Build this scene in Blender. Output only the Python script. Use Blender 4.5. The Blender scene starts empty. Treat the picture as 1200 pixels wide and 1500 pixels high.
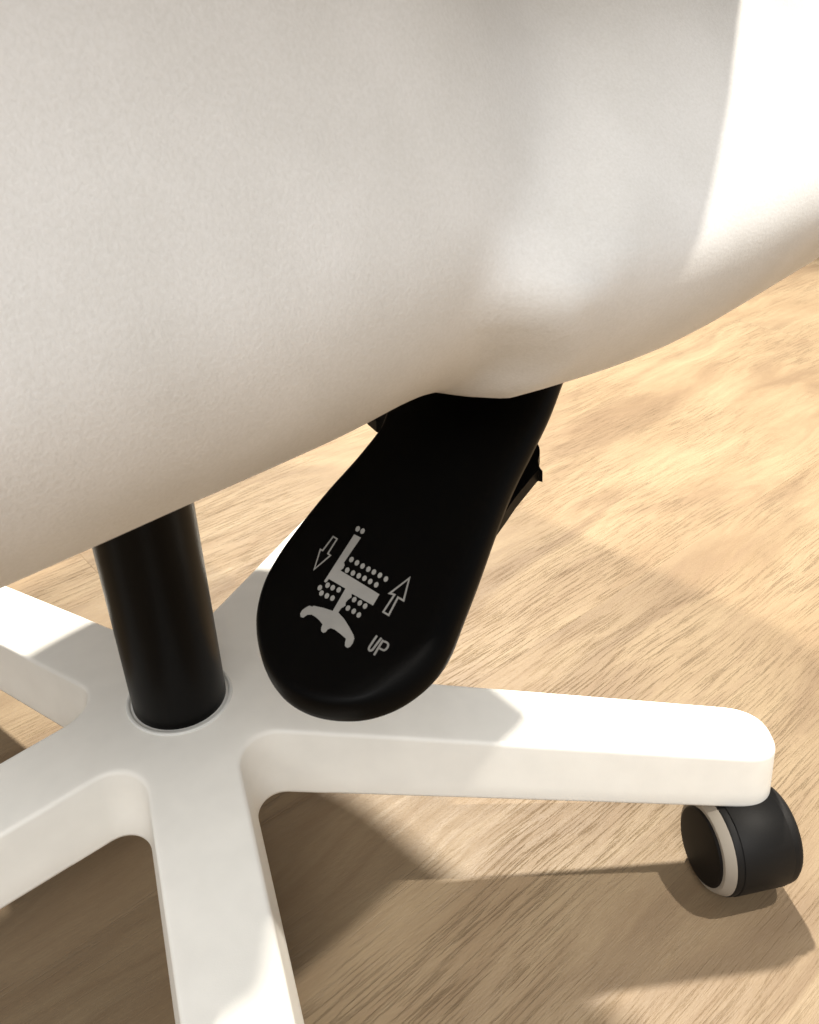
import bpy, bmesh, math, random
import numpy as np
from mathutils import Vector, Matrix

sc = bpy.context.scene
R = math.radians
MM = 0.001

# ------------------------------------------------------------------ camera
PITCH, ROLL, FPX = R(32.54), R(-0.76), 1263.14
CAM = np.array([127.48, -345.6, 471.12])          # millimetres, column axis = origin, floor = 0
_fw = np.array([0, math.cos(PITCH), -math.sin(PITCH)])
_rt = np.array([1.0, 0, 0]); _up = np.cross(_rt, _fw)
_r2 = _rt * math.cos(ROLL) + _up * math.sin(ROLL)
_u2 = -_rt * math.sin(ROLL) + _up * math.cos(ROLL)
cam = bpy.data.cameras.new('camera')
cam.sensor_fit = 'HORIZONTAL'; cam.sensor_width = 36.0; cam.lens = FPX / 1200 * 36
cam.clip_start = 0.01; cam.clip_end = 60
cam.dof.use_dof = True; cam.dof.focus_distance = 0.40; cam.dof.aperture_fstop = (cam.lens * MM) / 0.0006
camo = bpy.data.objects.new('camera', cam); sc.collection.objects.link(camo)
m = Matrix.Identity(4)
for i in range(3):
    m[i][0] = _r2[i]; m[i][1] = _u2[i]; m[i][2] = -_fw[i]; m[i][3] = CAM[i] * MM
camo.matrix_world = m
sc.camera = camo

# ------------------------------------------------------------------ room light and added fill
w = bpy.data.worlds.new('World'); sc.world = w; w.use_nodes = True
bg = w.node_tree.nodes['Background']
bg.inputs[0].default_value = (1.0, 0.99, 0.975, 1); bg.inputs[1].default_value = 0.33

def lamp(name, direction, target, dist, power, radius, color=(1, 0.93, 0.82), cone=None, aim=None):
    """a room or fill lamp; direction = the way its light travels through target; a downlight has a cone and an aim point"""
    l = bpy.data.lights.new(name, 'SPOT' if cone else 'POINT'); l.energy = power; l.shadow_soft_size = radius; l.color = color
    o = bpy.data.objects.new(name, l); sc.collection.objects.link(o)
    d = Vector(direction).normalized()
    o.location = Vector(target) * MM - d * dist
    if cone:
        l.spot_size = R(cone); l.spot_blend = 0.35
        o.rotation_euler = (Vector(aim) * MM - o.location).to_track_quat('-Z', 'Y').to_euler()
    return o
lamp('ceiling_downlight_back', (0.03, -0.68, -1), (150, 0, 0), 2.7, 650, 0.05, cone=40, aim=(350, 640, 0))
lamp('ceiling_lamp_side', (-0.45, 0.0, -1), (100, -40, 0), 2.4, 155, 0.022)
lamp('ceiling_lamp_rear', (0.26, 0.25, -1), (300, 300, 0), 2.6, 270, 0.04)
lamp('soft_fill_behind', (0.42, 0.9, -0.3), (150, -150, 400), 1.7, 13, 0.30, (1, 0.975, 0.94))  # added soft fill from behind the camera, not a known lamp

pa = bpy.data.lights.new('overhead_fill', 'AREA'); pa.shape = 'SQUARE'; pa.size = 1.2; pa.energy = 47; pa.color = (1, 0.985, 0.96)  # added area fill standing in for ceiling bounce, no such fixture known
pao = bpy.data.objects.new('overhead_fill', pa); sc.collection.objects.link(pao); pao.location = (0.12, -1.95, 2.15)

sc.view_settings.view_transform = 'Standard'; sc.view_settings.look = 'None'
sc.view_settings.exposure = 0.37; sc.view_settings.gamma = 1.0
sc.view_settings.use_curve_mapping = False
sc.cycles.max_bounces = 8; sc.cycles.diffuse_bounces = 5

# ------------------------------------------------------------------ helpers
def ray(u, v):
    return _fw + _r2 * (u - 600) / FPX - _u2 * (v - 750) / FPX

def mat(name):
    mt = bpy.data.materials.new(name); mt.use_nodes = True
    nt = mt.node_tree
    return mt, nt, nt.nodes['Principled BSDF'], nt.nodes.new, nt.links.new

def make(name, verts, faces, material, parent=None, smooth=True, sharp=None):
    me = bpy.data.meshes.new(name)
    me.from_pydata([tuple(float(c) * MM for c in v) for v in verts], [], faces)
    me.update()
    bm = bmesh.new(); bm.from_mesh(me)
    bmesh.ops.recalc_face_normals(bm, faces=bm.faces)
    bm.to_mesh(me); bm.free()
    if smooth:
        me.shade_smooth()
        if sharp is not None:
            me.set_sharp_from_angle(angle=R(sharp))
    me.materials.append(material)
    o = bpy.data.objects.new(name, me); sc.collection.objects.link(o)
    if parent is not None: o.parent = parent
    return o

def empty(name, loc=(0, 0, 0), parent=None):
    o = bpy.data.objects.new(name, None); sc.collection.objects.link(o)
    o.location = [c * MM for c in loc]; o.empty_display_size = 0.02
    if parent is not None: o.parent = parent
    return o

def loft(rings, cap0=True, cap1=True):
    """rings: list of equally long closed loops of points"""
    n = len(rings[0]); V = [p for r in rings for p in r]; F = []
    for i in range(len(rings) - 1):
        for j in range(n):
            k = (j + 1) % n
            F.append((i * n + j, i * n + k, (i + 1) * n + k, (i + 1) * n + j))
    if cap0: F.append(tuple(range(n))[::-1])
    if cap1: F.append(tuple(range((len(rings) - 1) * n, len(rings) * n)))
    return V, F

def lathe(profile, n=48):
    """profile: (radius, z) list, around z"""
    rings = [[(r * math.cos(2 * math.pi * j / n), r * math.sin(2 * math.pi * j / n), z) for j in range(n)] for r, z in profile]
    return loft(rings)

def sstep(x):
    x = min(1, max(0, x)); return x * x * x * (x * (6 * x - 15) + 10)

# ------------------------------------------------------------------ materials
def plastic(name, col, rough, spec=0.5, bump=0.0, scale=900, mottling=0.0):
    mt, nt, b, N, L = mat(name)
    b.inputs['Base Color'].default_value = (*col, 1)
    b.inputs['Roughness'].default_value = rough
    b.inputs['Specular IOR Level'].default_value = spec
    tc = N('ShaderNodeTexCoord')
    if mottling:
        n = N('ShaderNodeTexNoise'); n.inputs['Scale'].default_value = 60; n.inputs['Detail'].default_value = 6
        L(tc.outputs['Object'], n.inputs['Vector'])
        mr = N('ShaderNodeMapRange'); mr.inputs[1].default_value = .3; mr.inputs[2].default_value = .7
        mr.inputs[3].default_value = 1 - mottling; mr.inputs[4].default_value = 1
        L(n.outputs[0], mr.inputs[0])
        mx = N('ShaderNodeMix'); mx.data_type = 'RGBA'; mx.blend_type = 'MULTIPLY'; mx.inputs[0].default_value = 1
        mx.inputs[6].default_value = (*col, 1); L(mr.outputs[0], mx.inputs[7]); L(mx.outputs[2], b.inputs['Base Color'])
        m2 = N('ShaderNodeMapRange'); m2.inputs[3].default_value = rough * .85; m2.inputs[4].default_value = min(1, rough * 1.2)
        L(n.outputs[0], m2.inputs[0]); L(m2.outputs[0], b.inputs['Roughness'])
    if bump:
        n = N('ShaderNodeTexNoise'); n.inputs['Scale'].default_value = scale; n.inputs['Detail'].default_value = 3
        L(tc.outputs['Object'], n.inputs['Vector'])
        bp = N('ShaderNodeBump'); bp.inputs['Strength'].default_value = bump; bp.inputs['Distance'].default_value = 0.0004
        L(n.outputs[0], bp.inputs['Height']); L(bp.outputs[0], b.inputs['Normal'])
    return mt

M_base = plastic('white_nylon', (0.86, 0.848, 0.80), 0.42, 0.4, 0.12, 1400, 0.05)
M_black = plastic('black_plastic', (0.0015, 0.0015, 0.0015), 0.45, 0.05, 0.10, 2200)
M_column = plastic('black_steel', (0.003, 0.0027, 0.0025), 0.36, 0.09, 0.03, 1500)
M_tyre = plastic('dark_castor_plastic', (0.007, 0.0065, 0.0062), 0.55, 0.2, 0.15, 1600)
M_disc = plastic('dark_castor_disc', (0.006, 0.005, 0.0045), 0.5, 0.12, 0.1, 1600)
M_rim = plastic('pale_grey_rim', (0.27, 0.24, 0.20), 0.6, 0.3, 0.1, 1400)
M_collar = plastic('grey_white_collar', (0.72, 0.725, 0.70), 0.4, 0.4)
M_print = plastic('grey_print', (0.27, 0.265, 0.25), 0.6, 0.2, 0.1, 3000, 0.25)

def upholstery():
    mt, nt, b, N, L = mat('white_upholstery')
    b.inputs['Roughness'].default_value = 0.62
    b.inputs['Specular IOR Level'].default_value = 0.30
    tc = N('ShaderNodeTexCoord')
    big = N('ShaderNodeTexNoise'); big.inputs['Scale'].default_value = 28; big.inputs['Detail'].default_value = 5
    fine = N('ShaderNodeTexNoise'); fine.inputs['Scale'].default_value = 1100; fine.inputs['Detail'].default_value = 5; fine.inputs['Roughness'].default_value = 0.65
    L(tc.outputs['Object'], big.inputs['Vector']); L(tc.outputs['Object'], fine.inputs['Vector'])
    add = N('ShaderNodeMath'); add.operation = 'ADD'; L(big.outputs[0], add.inputs[0]); L(fine.outputs[0], add.inputs[1])
    cr = N('ShaderNodeMapRange'); cr.inputs[1].default_value = .7; cr.inputs[2].default_value = 1.3
    L(add.outputs[0], cr.inputs[0])
    mx = N('ShaderNodeMix'); mx.data_type = 'RGBA'
    mx.inputs[6].default_value = (0.655, 0.647, 0.625, 1); mx.inputs[7].default_value = (0.765, 0.76, 0.75, 1)
    L(cr.outputs[0], mx.inputs[0]); L(mx.outputs[2], b.inputs['Base Color'])
    bp = N('ShaderNodeBump'); bp.inputs['Strength'].default_value = 0.5; bp.inputs['Distance'].default_value = 0.0003
    L(fine.outputs[0], bp.inputs['Height']); L(bp.outputs[0], b.inputs['Normal'])
    return mt
M_seat = upholstery()

def wood():
    mt, nt, b, N, L = mat('oak_laminate')
    tc = N('ShaderNodeTexCoord'); oi = N('ShaderNodeObjectInfo')
    # per-plank offset along and across the grain
    off = N('ShaderNodeVectorMath'); off.operation = 'MULTIPLY_ADD'
    cmb = N('ShaderNodeCombineXYZ')
    for i in range(3): L(oi.outputs['Random'], cmb.inputs[i])
    off.inputs[1].default_value = (7.3, 3.1, 5.7); L(cmb.outputs[0], off.inputs[0]); L(tc.outputs['Object'], off.inputs[2])
    def noise(scale_vec, scale, detail, rough=.55, dist=0.0, src=None):
        mp = N('ShaderNodeMapping'); mp.inputs['Scale'].default_value = scale_vec
        L(src or off.outputs[0], mp.inputs['Vector'])
        n = N('ShaderNodeTexNoise'); n.inputs['Scale'].default_value = scale; n.inputs['Detail'].default_value = detail
        n.inputs['Roughness'].default_value = rough; n.inputs['Distortion'].default_value = dist
        L(mp.outputs[0], n.inputs['Vector']); return n
    def rng(src, a, b_, c=0, d=1):
        r = N('ShaderNodeMapRange'); r.inputs[1].default_value = a; r.inputs[2].default_value = b_
        r.inputs[3].default_value = c; r.inputs[4].default_value = d; L(src, r.inputs[0]); return r.outputs[0]
    def math_(op, a, bb):
        q = N('ShaderNodeMath'); q.operation = op
        for i, s in enumerate((a, bb)):
            if isinstance(s, (int, float)): q.inputs[i].default_value = s
            else: L(s, q.inputs[i])
        return q.outputs[0]
    def mix(f, c1, c2, blend='MIX'):
        x = N('ShaderNodeMix'); x.data_type = 'RGBA'; x.blend_type = blend
        if isinstance(f, (int, float)): x.inputs[0].default_value = f
        else: L(f, x.inputs[0])
        for i, c in ((6, c1), (7, c2)):
            if isinstance(c, tuple): x.inputs[i].default_value = (*c, 1)
            else: L(c, x.inputs[i])
        return x.outputs[2]
    # warped coordinates for growth rings (swirls round faint knots)
    wn = noise((1, 2.2, 1), 4.5, 2)
    warp = N('ShaderNodeVectorMath'); warp.operation = 'MULTIPLY_ADD'; warp.inputs[1].default_value = (.06, .075, 0)
    L(wn.outputs['Color'], warp.inputs[0]); L(off.outputs[0], warp.inputs[2])
    warp2 = N('ShaderNodeVectorMath'); warp2.operation = 'MULTIPLY_ADD'; warp2.inputs[1].default_value = (.01, .018, 0)
    L(wn.outputs['Color'], warp2.inputs[0]); L(off.outputs[0], warp2.inputs[2])
    cloud = noise((1.0, 3.2, 1), 5.0, 5, .6, .3, warp.outputs[0])
    streak = noise((1.0, 14, 1), 7.0, 6, .62, .2, warp.outputs[0])
    brown = noise((1.0, 4.5, 1), 3.4, 4, .55, .8, warp.outputs[0])
    rings = N('ShaderNodeTexWave'); rings.wave_type = 'BANDS'; rings.bands_direction = 'Y'
    rings.inputs['Scale'].default_value = 24; rings.inputs['Distortion'].default_value = 5; rings.inputs['Detail'].default_value = 3
    rings.inputs['Detail Scale'].default_value = 1.2
    mp = N('ShaderNodeMapping'); mp.inputs['Scale'].default_value = (.25, 1, 1); L(warp.outputs[0], mp.inputs['Vector']); L(mp.outputs[0], rings.inputs['Vector'])
    pore = noise((1.0, 34.0, 1), 21, 4, .62, .1, warp2.outputs[0])
    fine = noise((1.0, 12.0, 1), 120, 3, .65, .1)
    c = mix(rng(cloud.outputs[0], .3, .7), (0.405, 0.28, 0.16), (0.575, 0.435, 0.265))
    c = mix(math_('MULTIPLY', rng(streak.outputs[0], .45, .72), .45), c, (0.37, 0.245, 0.14))
    c = mix(math_('MULTIPLY', rng(brown.outputs[0], .50, .68), .62), c, (0.27, 0.175, 0.10))
    c = mix(math_('MULTIPLY', rng(rings.outputs[0], .55, 1.0), .16), c, (0.34, 0.22, 0.125))
    pm = rng(pore.outputs[0], .54, .66)
    patch = rng(noise((1, 1.6, 1), 6, 2).outputs[0], .40, .62, .08, 1)
    pm = math_('MULTIPLY', pm, patch)
    c = mix(math_('MULTIPLY', pm, .17), c, (0.22, 0.14, 0.075))
    c = mix(rng(fine.outputs[0], .4, .65, 0, .20), c, (0.30, 0.20, 0.12))
    tone = rng(oi.outputs['Random'], 0, 1, .40, .465)
    tn = N('ShaderNodeVectorMath'); tn.operation = 'SCALE'; L(c, tn.inputs[0]); L(tone, tn.inputs['Scale'])
    L(tn.outputs[0], b.inputs['Base Color'])
    b.inputs['Roughness'].default_value = .5; b.inputs['Specular IOR Level'].default_value = .32
    L(rng(streak.outputs[0], .3, .7, .44, .60), b.inputs['Roughness'])
    h = math_('SUBTRACT', math_('MULTIPLY', fine.outputs[0], .35), math_('MULTIPLY', pm, 1.0))
    bp = N('ShaderNodeBump'); bp.inputs['Strength'].default_value = 0.7; bp.inputs['Distance'].default_value = 0.0011
    L(h, bp.inputs['Height']); L(bp.outputs[0], b.inputs['Normal'])
    return mt
M_wood = wood()
M_sub = plastic('dark_underlay', (0.10, 0.065, 0.035), 0.9, 0.1)

# ------------------------------------------------------------------ floor: laminate planks on an underlay
fl = make('floor', [(-2600, -2300, -9), (3000, -2300, -9), (3000, 3000, -9), (-2600, 3000, -9)], [(0, 1, 2, 3)], M_sub)
fl['kind'] = 'structure'
GRAIN = R(40.5)
PW, PL, GAP = 300.0, 1380.0, 0.08
def plank_mesh():
    hx, hy, c = PL / 2 - GAP / 2, PW / 2 - GAP / 2, 0.14
    rings = [[(-hx, -hy, -8), (hx, -hy, -8), (hx, hy, -8), (-hx, hy, -8)],
             [(-hx, -hy, -c * .8), (hx, -hy, -c * .8), (hx, hy, -c * .8), (-hx, hy, -c * .8)],
             [(-hx + c, -hy + c, 0), (hx - c, -hy + c, 0), (hx - c, hy - c, 0), (-hx + c, hy - c, 0)]]
    return loft(rings)
V, F = plank_mesh()
pl0 = None
shift = {-4: 300, -3: 900, -2: 200, -1: 300, 0: 400, 1: 760, 2: 120, 3: 550, 4: 640}
for row in range(-4, 5):
    for col_ in (-1, 0, 1, 2):
        cx = col_ * PL + shift[row]
        cy = -6 + (row + .5) * PW
        if cx < -1300 or cx > 2300: continue
        if pl0 is None:
            pl0 = make('plank', V, F, M_wood, fl, smooth=False); o = pl0
        else:
            o = pl0.copy(); sc.collection.objects.link(o); o.parent = fl
        o.rotation_euler = (0, 0, GRAIN)
        o.location = ((cx * math.cos(GRAIN) - cy * math.sin(GRAIN)) * MM, (cx * math.sin(GRAIN) + cy * math.cos(GRAIN)) * MM, 0)

# ------------------------------------------------------------------ the chair
chair = empty('office_chair')
chair['label'] = 'white swivel chair on a five-armed castor base with black lift column and black lever'
chair['category'] = 'chair'

# chair frame: F points forward, S to the chair's right-hand side
q = 2 ** -.5
def FS(f, s, z): return ((f + s) * q, (f - s) * q, z)

# --- star base: hub and five arms, moulded in one piece
TH0 = R(0.85); RT = 335.0
def arm_w(r, d): return 21.0 + (18.3 - 21.0) * (r - 50) / 285 + d
def top_z(r): return 129.5 + (91.4 - 129.5) * (r - 50) / 285
def bot_z(r): return 86.0 + (57.0 - 86.0) * (max(r, 30) - 50) / 285
def star_outline(d, rho, tipd):
    """closed outline: half-width grown by d, crotch fillet rho, tip moved out by tipd"""
    pts = []
    A = R(36)
    for k in range(5):
        a = TH0 + k * R(72)
        ca, sa = math.cos(a), math.sin(a)
        side = []
        # crotch point between this arm and the next on the +36 deg line: w(r)=r*tan36
        sl = (18.3 - 21.0) / 285
        # arm edge line: y = w0 + sl*x ; bisector line: y = x tan36
        w0 = 21.0 - 50 * sl + d
        xc = w0 / (math.tan(A) - sl); yc = xc * math.tan(A)
        ea = math.atan(sl)
        half = (A - ea)                       # angle between bisector and edge, outside region half angle
        # fillet centre lies outward on the bisector
        Lc = rho / math.sin(half)
        cx, cy = xc + Lc * math.cos(A), yc + Lc * math.sin(A)
        tlen = rho / math.tan(half)
        tx, ty = xc + tlen * math.cos(ea), yc + tlen * math.sin(ea)
        a0 = math.atan2(ty - cy, tx - cx)          # tangent point on this arm
        a1 = A + math.pi                           # on the bisector
        rt = RT + tipd; wt = w0 + sl * rt
        tipl = 26.0
        # right half: from crotch bisector to tip (mirrored for the other half)
        seg = []
        for i in range(9):
            t = i / 8; an = a1 + ((a0 - a1 + math.pi) % (2 * math.pi) - math.pi) * t
            seg.append((cx + rho * math.cos(an), cy + rho * math.sin(an)))
        for i in range(1, 13):
            t = i / 12; x = tx + (rt - tipl - tx) * t; seg.append((x, w0 + sl * x))
        wl = w0 + sl * (rt - tipl); e = 2.6
        for i in range(1, 17):
            an = math.pi / 2 * i / 16
            seg.append((rt - tipl + tipl * math.sin(an) ** (2 / e), wl * max(0, math.cos(an)) ** (2 / e)))
        right = [(x, -y) for x, y in seg]
        left = seg[::-1][1:]
        for x, y in right[1:] + left:
            pts.append((x * ca - y * sa, x * sa + y * ca))
    return pts
lev = []
def ring_from(outl, zf): return [(x, y, zf(math.hypot(x, y))) for x, y in outl]
rings = []
rings.append(ring_from(star_outline(3.6, 16, 1.0), lambda r: bot_z(r) + 6))     # inside lip (hollow below)
rings.append(ring_from(star_outline(4.0, 16, 1.4), lambda r: bot_z(r) + 1))
rings.append(ring_from(star_outline(5.4, 15, 2.6), lambda r: bot_z(r) - .0))
rings.append(ring_from(star_outline(6.6, 15, 3.6), lambda r: bot_z(r) + .8))
rings.append(ring_from(star_outline(6.8, 15, 3.8), lambda r: bot_z(r) + 2.4))
for t in (.25, .5, .75):
    rings.append(ring_from(star_outline(6.8 - 4.6 * t, 15 + 4 * t, 3.8 - 2.6 * t), lambda r, t=t: bot_z(r) + 2.4 + (top_z(r) - 2.6 - bot_z(r) - 2.4) * t))
ER = 2.6
for ang in (0, 20, 40, 58, 74, 90):
    c_, s_ = math.cos(R(ang)), math.sin(R(ang))
    rings.append(ring_from(star_outline(2.2 - ER * (1 - c_), 19 + 2 * (1 - c_), 1.2 - ER * (1 - c_)), lambda r, s_=s_: top_z(r) - ER + ER * s_))
n0 = len(rings[0])
last = star_outline(2.2 - ER, 21, 1.2 - ER)
for k in (.9, .8, .7, .6, .5, .4, .3, .2, .1, .03):
    rings.append([(x * k, y * k, top_z(math.hypot(x * k, y * k))) for x, y in last])
V, F = loft(rings, cap0=True, cap1=True)
def subset(keep):
    fs = [f for f in F if keep(f)]; ids = sorted({i for f in fs for i in f}); mp_ = {i: k for k, i in enumerate(ids)}
    return [V[i] for i in ids], [tuple(mp_[i] for i in f) for f in fs]
def sector(f):
    x = sum(V[i][0] for i in f) / len(f); y = sum(V[i][1] for i in f) / len(f)
    if len(f) > 4 or math.hypot(x, y) < 84: return -1
    return int(round((math.atan2(y, x) - TH0) / R(72))) % 5
v_, f_ = subset(lambda f: sector(f) == -1)
base = make('star_base', v_, f_, M_base, chair, sharp=65)
for k in range(5):
    v_, f_ = subset(lambda f: sector(f) == k)
    make('arm', v_, f_, M_base, base, sharp=65)

# collar ring and column
V, F = lathe([(24.5, 120), (28.6, 120), (28.6, 132.9), (28.2, 133.5), (27.4, 133.7), (26.6, 133.4), (26.2, 132.9), (25.02, 132.9)], 64)
make('column_collar', V, F, M_collar, base, sharp=40)
V, F = lathe([(23.8, 100), (24.6, 128), (25, 131), (25, 312), (24, 313), (14.2, 313), (14.2, 345)], 72)
make('lift_column', V, F, M_column, chair, sharp=40)

# --- castors
def castor(parent, loc, yaw):
    TR = -24.0                                     # swivel trail
    hood = []
    for x in (-15.4, -15.0, 15.0, 15.4):
        rr = 29.9 if abs(x) > 15.2 else 30.2
        loop = []
        for j in range(33):
            a = R(-35 + 250 * j / 32); loop.append((x, TR + rr * math.cos(a), 29.8 + rr * math.sin(a)))
        for j in range(33)[::-1]:
            a = R(-35 + 250 * j / 32); loop.append((x, TR + 29.6 * math.cos(a), 29.8 + 29.6 * math.sin(a)))
        hood.append(loop)
    V, F = loft(hood)
    t = make('castor', V, F, M_tyre, parent, sharp=40)
    t.location = [c * MM for c in loc]; t.rotation_euler = (0, 0, yaw)
    # axle along local x
    def drum(name, prof, material, n=48):
        rings = [[(x, TR + r * math.cos(2 * math.pi * j / n), 29.5 + r * math.sin(2 * math.pi * j / n)) for j in range(n)] for r, x in prof]
        V, F = loft(rings); return make(name, V, F, material, t, sharp=35)
    drum('wheel', [(20, -8), (29.0, -8), (29.0, -9), (29.5, -11), (29.5, -18.6), (29.0, -19.4), (27.6, -19.5)], M_tyre)
    drum('rim', [(27.4, -19.0), (28.8, -19.6), (28.5, -20.2), (26.4, -24.0), (25.4, -25.0), (23, -25.2)], M_rim)
    drum('hub_disc', [(23.2, -24.6), (23.2, -25.6), (22.4, -26.6), (20, -27.0), (6, -27.4), (1, -27.4)], M_disc)
    drum('wheel', [(20, 8), (29.0, 8), (29.0, 9), (29.5, 11), (29.5, 18.5), (29.0, 20.5), (27.8, 22), (26.6, 22.4)], M_tyre)
    drum('rim', [(26.4, 22.2), (26.2, 22.7), (23, 23)], M_rim)
    drum('hub_disc', [(23.2, 22.6), (22.4, 23.6), (20, 24.0), (1, 24.4)], M_disc)
    V, F = lathe([(11, 42), (11, 60), (9.5, 62), (5.5, 62.5), (5.5, 76)], 24)
    make('stem', V, F, M_tyre, t, sharp=40)
    return t
yaws = [R(12), R(70), R(130), R(-150), R(-40)]
for k in range(5):
    a = TH0 + k * R(72); rr = 317
    castor(chair, (rr * math.cos(a), rr * math.sin(a), 0), yaws[k])

# --- seat: thick upholstered cushion with a fuller front part
def seat_half(f):
    return 203.0
def seat_outline(n_side=130, n_c=20):
    """list of (f, s, nf, ns) going round; corners rounded"""
    hw, ff, fr, rc, rb = 203.0, 283.0, -235.0, 74.0, 70.0
    out = []
    for i in range(n_side): 
        t = i / n_side; out.append((fr + rb + (ff - rc - fr - rb) * t, hw, 0, 1))
    for i in range(n_c):
        a = R(90 - 90 * i / n_c); out.append((ff - rc + rc * math.cos(a), hw - rc + rc * math.sin(a), math.cos(a), math.sin(a)))
    for i in range(20):
        t = i / 20; out.append((ff, hw - rc - 2 * (hw - rc) * t, 1, 0))
    for i in range(n_c):
        a = R(-90 * i / n_c); out.append((ff - rc + rc * math.cos(a), -hw + rc + rc * math.sin(a), math.cos(a), math.sin(a)))
    for i in range(n_side):
        t = i / n_side; out.append((ff - rc - (ff - rc - fr - rb) * t, -hw, 0, -1))
    for i in range(n_c):
        a = R(-90 - 90 * i / n_c); out.append((fr + rb + rb * math.cos(a), -hw + rb + rb * math.sin(a), math.cos(a), math.sin(a)))
    for i in range(20):
        t = i / 20; out.append((fr, -hw + rb + 2 * (hw - rb) * t, -1, 0))
    for i in range(n_c):
        a = R(180 - 90 * i / n_c); out.append((fr + rb + rb * math.cos(a), hw - rb + rb * math.sin(a), math.cos(a), math.sin(a)))
    return out
# side profile: (inset from the widest line, z)
prof = [(130, 347), (70, 347.5), (48, 349), (36, 352.5), (27, 357.5), (20, 363), (14, 369.5), (9, 376.5), (5.4, 383.5), (2.8, 390.5), (1, 398), (0.1, 406),
        (0.3, 414), (1, 423), (2, 433), (3, 444), (4.2, 456), (5.5, 468), (8, 479), (13, 490), (21, 499), (32, 505), (48, 509), (80, 511), (130, 511)]
# towards the front the lower edge is tucked under in a broader roll
prof_front = [130, 72, 52, 42.5, 35, 28.5, 22.5, 17, 12.2, 8, 4.4, 1.6] + [p_[0] for p_ in prof[12:]]
def bulge(f, z):
    fc = np.interp(z, (345, 370, 385, 395, 403, 415, 440, 500), (28, 22, 6, -2, 8, 22, 38, 60))   # the soft crease leans forward as it rises
    k = 1 + max(0, z - 372) * .022
    amp = 1 - .36 * sstep((z - 385) / 80)
    return amp * (16 * sstep((f - fc + 2) / (20 * k)) + 10 * sstep((f - fc) / (105 * min(k, 1.5)))) + 6.5 * sstep((f + 20) / 220) - 3.5 * sstep((f - 90) / 190)
_tf = (-240, -160, -116, -73, -45, -15, 8, 26, 44, 72, 110, 180, 300)
_tv = (2.4, 2.4, 2.2, 1.0, -.5, -1.5, .6, -1.4, -2.6, -2.2, -1.5, -1.4, -1.5)
_tx = np.arange(-260, 321, 2.0); _k = np.exp(-.5 * (np.arange(-12, 13) * 2 / 9.0) ** 2); _k /= _k.sum()
_ty = np.convolve(np.pad(np.interp(_tx, _tf, _tv), 12, 'edge'), _k, 'valid')
def trim(f): return float(np.interp(f, _tx, _ty))
ol = seat_outline()
rings = []
for (d0, z), df in zip(prof, prof_front):
    ring = []
    for f, s, nf, ns in ol:
        wf = sstep((f + 20) / 220)
        d = d0 * (1 - wf) + df * wf
        b_ = bulge(f, z) * abs(ns)
        # above its widest line the side leans inwards, more so towards the front
        h_ = max(0.0, z - 402 - 6 * sstep((f - 60) / 90))
        lean = (.20 + .36 * sstep((f + 10) / 90)) * h_ * h_ / (h_ + 6)
        b_ -= lean * abs(ns) * (1 if d < 100 else .4)
        ff_, ss_ = f - nf * d, s - ns * d + math.copysign(1, ns) * b_ * (1 if abs(ns) > 1e-6 else 0)
        rise = (4.6 + 3.6 * sstep((f + 140) / 170) - 4.6 * sstep((f + 10) / 100) + 1.6 * sstep((f - 60) / 220) + trim(f)) * sstep((470 - z) / 60)
        ring.append(FS(ff_, ss_, z + rise))
    rings.append(ring)
V, F = loft(rings)
seat = make('seat', V, F, M_seat, chair)

# armrests and backrest rise from the seat above the picture's top edge
def f_end(s):
    return float(np.interp(s, (112, 195, 215, 233, 250, 266, 279, 290, 300), (200, 198, 191, 177, 160, 145, 133, 126, 121)))      # outer front corner swept back; out of view, shaped for its shadow edge on the seat
def arm(side):
    rings = []
    for i in range(49):
        t = i / 48; f = -225 + (118 + 225) * t; f0 = f
        e = 1 - max(0, (t - .975) / .025) ** 2 * .25
        e *= 1 - max(0, (.05 - t) / .05) ** 2 * .5
        ring = []
        for j in range(32):
            an = 2 * math.pi * j / 32
            cs, sn = math.cos(an), math.sin(an)
            outer = float(np.interp(f, (-225, -50, 45, 100, 120), (246, 270, 281, 296, 299))); inner = 112
            hs, hz = (outer - inner) / 2 * (.55 + .45 * e), 32 * e
            px = math.copysign(abs(cs) ** .35, cs) * hs; pz = math.copysign(abs(sn) ** .35, sn) * hz
            s_ = (outer + inner) / 2 + px; z_ = 597 + pz
            f = -225 + (f_end(s_) + 225) * t
            ring.append(FS(f, side * s_, z_)); f = f0
        rings.append(ring)
    V, F = loft(rings); make('armrest', V, F, M_seat, chair)
arm(1); arm(-1)
rings = []
for i in range(22):
    t = i / 21; z = 486 + 420 * t
    lean = -60 * t; hw = 212 - 60 * max(0, t - .45) ** 1.3 * 2
    th = 32 * (1 - max(0, (t - .9) / .1) ** 2 * .6)
    hw *= 1 - max(0, (t - .88) / .12) ** 2 * .25
    ring = []
    for j in range(36):
        an = 2 * math.pi * j / 36; cs, sn = math.cos(an), math.sin(an)
        s = math.copysign(abs(cs) ** .45, cs) * hw
        f = -205 + lean + math.copysign(abs(sn) ** .7, sn) * th + 45 * (s / 212) ** 2
        ring.append(FS(f, s, z))
    rings.append(ring)
V, F = loft(rings); make('backrest', V, F, M_seat, chair)

# --- tilt mechanism under the seat
def rbox(f0, f1, s0, s1, z0, z1, b=4):
    rings = []
    for z, i in ((z0, b), (z0 + b, 0), (z1 - b, 0), (z1, b)):
        rings.append([FS(f0 + i, s0 + i, z), FS(f1 - i, s0 + i, z), FS(f1 - i, s1 - i, z), FS(f0 + i, s1 - i, z)])
    return loft(rings)
V, F = rbox(-70, 95, -70, 70, 316, 346)
make('tilt_mechanism', V, F, M_black, chair, smooth=False)

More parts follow.
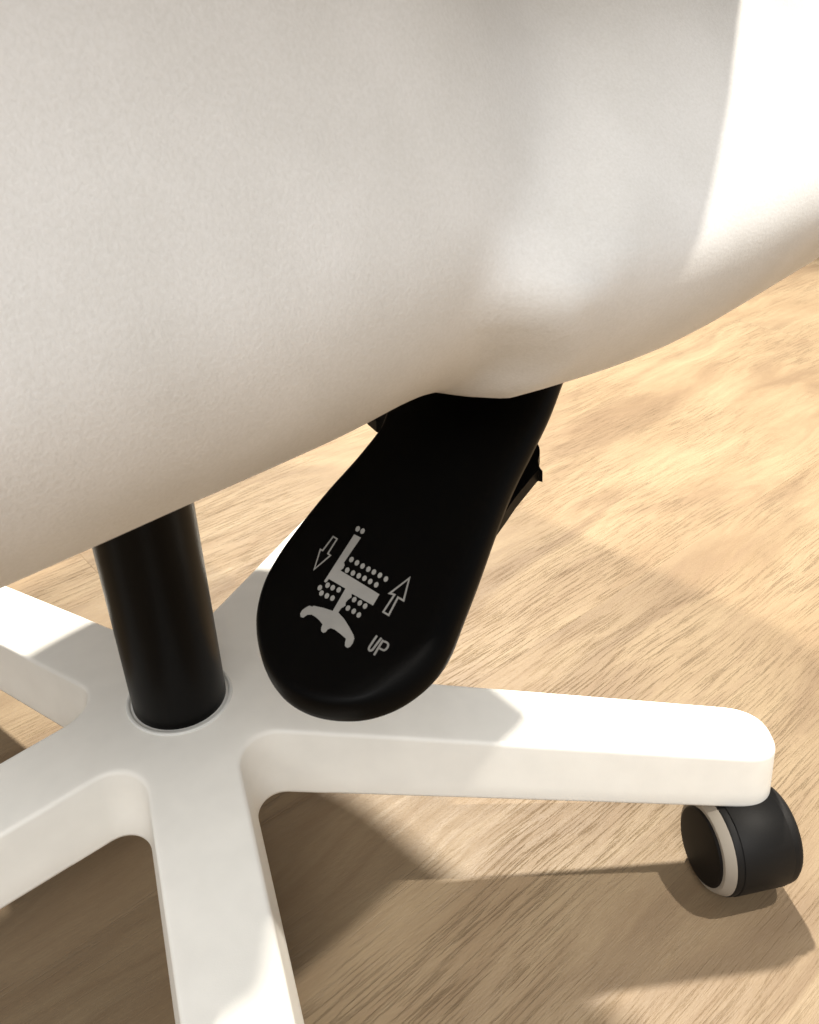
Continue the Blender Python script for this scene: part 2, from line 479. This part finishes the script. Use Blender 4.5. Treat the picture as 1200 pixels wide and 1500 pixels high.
# --- height lever: a broad paddle sloping down and outwards from beneath the seat
P0 = np.array([110.0, -166.0, 300.0]); P1 = np.array([151.0, -58.0, 335.0])
ax = (P1 - P0) / np.linalg.norm(P1 - P0)
ac = np.cross(ax, [0, 0, 1.0]); ac /= np.linalg.norm(ac)
an_ = np.cross(ac, ax); an_ /= np.linalg.norm(an_)
if an_[2] < 0: an_ = -an_
def on_lever(u, v, h=0.0):
    d = ray(u, v); t = ((P0 + an_ * h - CAM) @ an_) / (d @ an_)
    return CAM + d * t
def to2(p): return np.array([(p - P0) @ ac, (p - P0) @ ax])
def from2(a, h): return P0 + ac * a[0] + ax * a[1] + an_ * h

def catmull(pts, n):
    pts = [np.array(p, float) for p in pts]; out = []
    for i in range(len(pts) - 1):
        p0 = pts[max(0, i - 1)]; p1 = pts[i]; p2 = pts[i + 1]; p3 = pts[min(len(pts) - 1, i + 2)]
        for j in range(n):
            t = j / n
            out.append(.5 * ((2 * p1) + (-p0 + p2) * t + (2 * p0 - 5 * p1 + 4 * p2 - p3) * t * t + (-p0 + 3 * p1 - 3 * p2 + p3) * t ** 3))
    out.append(pts[-1]); return out
# silhouette of the paddle (its lower outer edge), read clockwise from the upper left
sil = [(650, 505), (608, 560), (575, 600), (562, 632), (552, 650), (520, 690), (480, 735), (440, 785), (408, 830), (388, 870), (378, 915), (381, 955), (393, 990),
       (418, 1022), (455, 1043), (500, 1051), (545, 1047), (590, 1029), (630, 998), (658, 960), (680, 905), (703, 845), (728, 775), (752, 715), (782, 655), (806, 605), (825, 555), (850, 490)]
HB = -7.0
edge = np.array([to2(on_lever(u, v, HB)) for u, v in sil])
edge = np.array(catmull(edge, 6))
def inset(poly, d, dr):
    """open polyline moved inwards: d on the left/bottom, dr along the right-hand edge"""
    out = []; n = len(poly)
    for i in range(n):
        a = poly[max(0, i - 2)]; b_ = poly[min(n - 1, i + 2)]
        t = (b_ - a) / np.linalg.norm(b_ - a); nn = np.array([-t[1], t[0]])
        k = sstep((i / n - .56) / .1)
        out.append(poly[i] + nn * (d + (dr - d) * k))
    return np.array(out)
cen = edge.mean(0)
_t = inset(edge, 2, 2)
sgn = 1 if np.linalg.norm(_t[60] - cen) < np.linalg.norm(edge[60] - cen) else -1
lv = []
for d, dr, h in ((3.0, 3.0, -11), (.8, .8, -10.6), (0, 0, -9.4), (0, 0, -7), (.25, 1.1, -4.2), (.7, 2.4, -2.2), (1.5, 4.2, -.8), (2.6, 6.2, -.15), (4, 8.5, 0)):
    poly = inset(edge, sgn * d, sgn * dr)
    lv.append([tuple(from2(p_, h)) for p_ in poly])
V, F = loft(lv)
lever = make('height_lever', V, F, M_black, chair, sharp=50)

# lever shank running back to the mechanism, below the paddle's root
def tube(path, rad, n=16, flat=1.0):
    rings = []
    path = [np.array(p, float) for p in path]
    for i, p_ in enumerate(path):
        t = path[min(i + 1, len(path) - 1)] - path[max(0, i - 1)]; t /= np.linalg.norm(t)
        s = np.cross(t, [0, 0, 1.0]); s /= np.linalg.norm(s); u = np.cross(s, t)
        rings.append([tuple(p_ + s * rad * math.cos(2 * math.pi * j / n) + u * rad * flat * math.sin(2 * math.pi * j / n)) for j in range(n)])
    return loft(rings)
V, F = tube([(158, -40, 331), (140, -10, 334), (90, 20, 334), (50, 30, 333)], 7)
make('lever_shank', V, F, M_black, chair, sharp=50)

# small second lever showing past the paddle's right-hand edge
ph = -26.0
def on_plane(u, v, h): return on_lever(u, v, h)
tl = [(700, 700), (735, 660), (765, 642)] + [tuple(p_) for p_ in catmull([(783, 647), (789, 652), (791, 660), (790, 668), (788.5, 675), (790, 682), (792, 686.5), (795, 690), (789.5, 689), (786, 691), (772, 708), (755, 729), (742, 748)], 3)] + [(715, 785), (690, 770)]
polyT = [on_plane(u, v, ph) for u, v in tl]
V, F = loft([[tuple(p_ - an_ * 6) for p_ in polyT], [tuple(p_) for p_ in polyT]])
make('tilt_lever', V, F, M_black, chair, smooth=False)

# bracket of the mechanism peeping out beside the lever's neck
def at_z(u, v, z):
    d = ray(u, v); return CAM + d * ((z - CAM[2]) / d[2])
br = [at_z(u, v, 312) for u, v in ((520, 575), (620, 575), (620, 640), (590, 634), (574, 626), (551, 617), (538, 606))]
V, F = loft([[tuple(p_ - np.array([0, 0, 5.0])) for p_ in br], [tuple(p_) for p_ in br]])
make('lever_bracket', V, F, M_black, chair, smooth=False)

# --- print on the lever
K = 220 / 1200.0
def ic(x, y): return (420 + x * K, 750 + y * K)
HP = 0.12
def flat(name, polys, parent, material=M_print):
    bm = bmesh.new()
    for poly in polys:
        vs = [bm.verts.new([c * MM for c in on_lever(*ic(x, y), HP)]) for x, y in poly]
        f = bm.faces.new(vs)
    bmesh.ops.triangulate(bm, faces=bm.faces[:])
    ext = bmesh.ops.recalc_face_normals(bm, faces=bm.faces[:])
    for f in bm.faces:
        if f.normal.dot(Vector(an_)) < 0: f.normal_flip()
    me = bpy.data.meshes.new(name); bm.to_mesh(me); bm.free(); me.materials.append(material)
    o = bpy.data.objects.new(name, me); sc.collection.objects.link(o); o.parent = parent
    return o
def dot(x, y, a=23.5, b_=17, rot=-62):
    out = []
    for j in range(14):
        t = 2 * math.pi * j / 14; c_, s_ = a * math.cos(t), b_ * math.sin(t); r_ = R(rot)
        out.append((x + c_ * math.cos(r_) - s_ * math.sin(r_), y + c_ * math.sin(r_) + s_ * math.cos(r_)))
    return out
def ribbon(path, wd, closed=False):
    """quads along a stroke, mitred"""
    P = [np.array(p_, float) for p_ in path]; n = len(P); L_, R_ = [], []
    for i in range(n):
        a = P[(i - 1) % n] if (closed or i > 0) else P[i]; c_ = P[(i + 1) % n] if (closed or i < n - 1) else P[i]
        t1 = P[i] - a; t2 = c_ - P[i]
        t1 = t1 / np.linalg.norm(t1) if np.linalg.norm(t1) > 0 else t2 / np.linalg.norm(t2)
        t2 = t2 / np.linalg.norm(t2) if np.linalg.norm(t2) > 0 else t1
        n1 = np.array([-t1[1], t1[0]]); n2 = np.array([-t2[1], t2[0]]); mm_ = n1 + n2; mm_ /= max(1e-6, np.linalg.norm(mm_))
        k = wd / 2 / max(.42, mm_ @ n1)
        L_.append(P[i] + mm_ * k); R_.append(P[i] - mm_ * k)
    qs = []
    for i in range(n if closed else n - 1):
        j = (i + 1) % n; qs.append([L_[i], L_[j], R_[j], R_[i]])
    return qs
body = [(540, 178), (594, 205), (458, 404), (464, 425), (452, 450), (430, 467), (742, 658), (690, 747), (520, 652), (518, 682), (490, 702), (472, 722), (470, 748), (436, 770), (413, 803),
        (462, 858), (500, 920), (533, 980), (541, 1012), (528, 1050), (508, 1077), (485, 1086), (466, 1072), (466, 1045), (474, 1012), (430, 975), (385, 940), (352, 928), (326, 940), (312, 960), (292, 966), (276, 952), (276, 925), (287, 898), (262, 866), (230, 838), (200, 820), (165, 822), (132, 845), (112, 838), (108, 812), (124, 785), (150, 765), (180, 748), (206, 757), (214, 749), (290, 765), (368, 790),
        (470, 612), (338, 535), (314, 565), (298, 555)]
dots = [(568, 135), (606, 153)] + [(518, 380), (562, 406), (607, 432), (653, 457), (697, 480), (745, 506), (793, 536)] + \
       [(484, 465), (530, 488), (576, 510), (622, 530), (668, 555), (716, 582)] + [(265, 605), (327, 585), (368, 605), (416, 622), (278, 648), (321, 670), (366, 688)] + \
       [(540, 700), (585, 727), (627, 752), (490, 768), (536, 793), (577, 823)]
flat('printed_chair_symbol', [body] + [dot(*d) for d in dots], lever)
flat('printed_arrow', ribbon([(372, 196), (403, 215), (329, 332), (350, 347), (220, 458), (270, 298), (288, 308)], 11, True), lever)
flat('printed_arrow', ribbon([(981, 528), (934, 708), (890, 682), (815, 824), (772, 798), (862, 661), (824, 650)], 15, True), lever)
U_ = catmull([(722, 988), (685, 1042), (658, 1086), (663, 1107), (684, 1102), (715, 1062), (757, 1006)], 5)
P_ = [(772, 1022), (735, 1082), (698, 1144)]
B_ = catmull([(768, 1032), (795, 1040), (811, 1056), (806, 1082), (783, 1104), (758, 1098), (742, 1088)], 5)
flat('printed_lettering', ribbon(U_, 17), lever)
flat('printed_lettering', ribbon(P_, 17) + ribbon(B_, 16), lever)
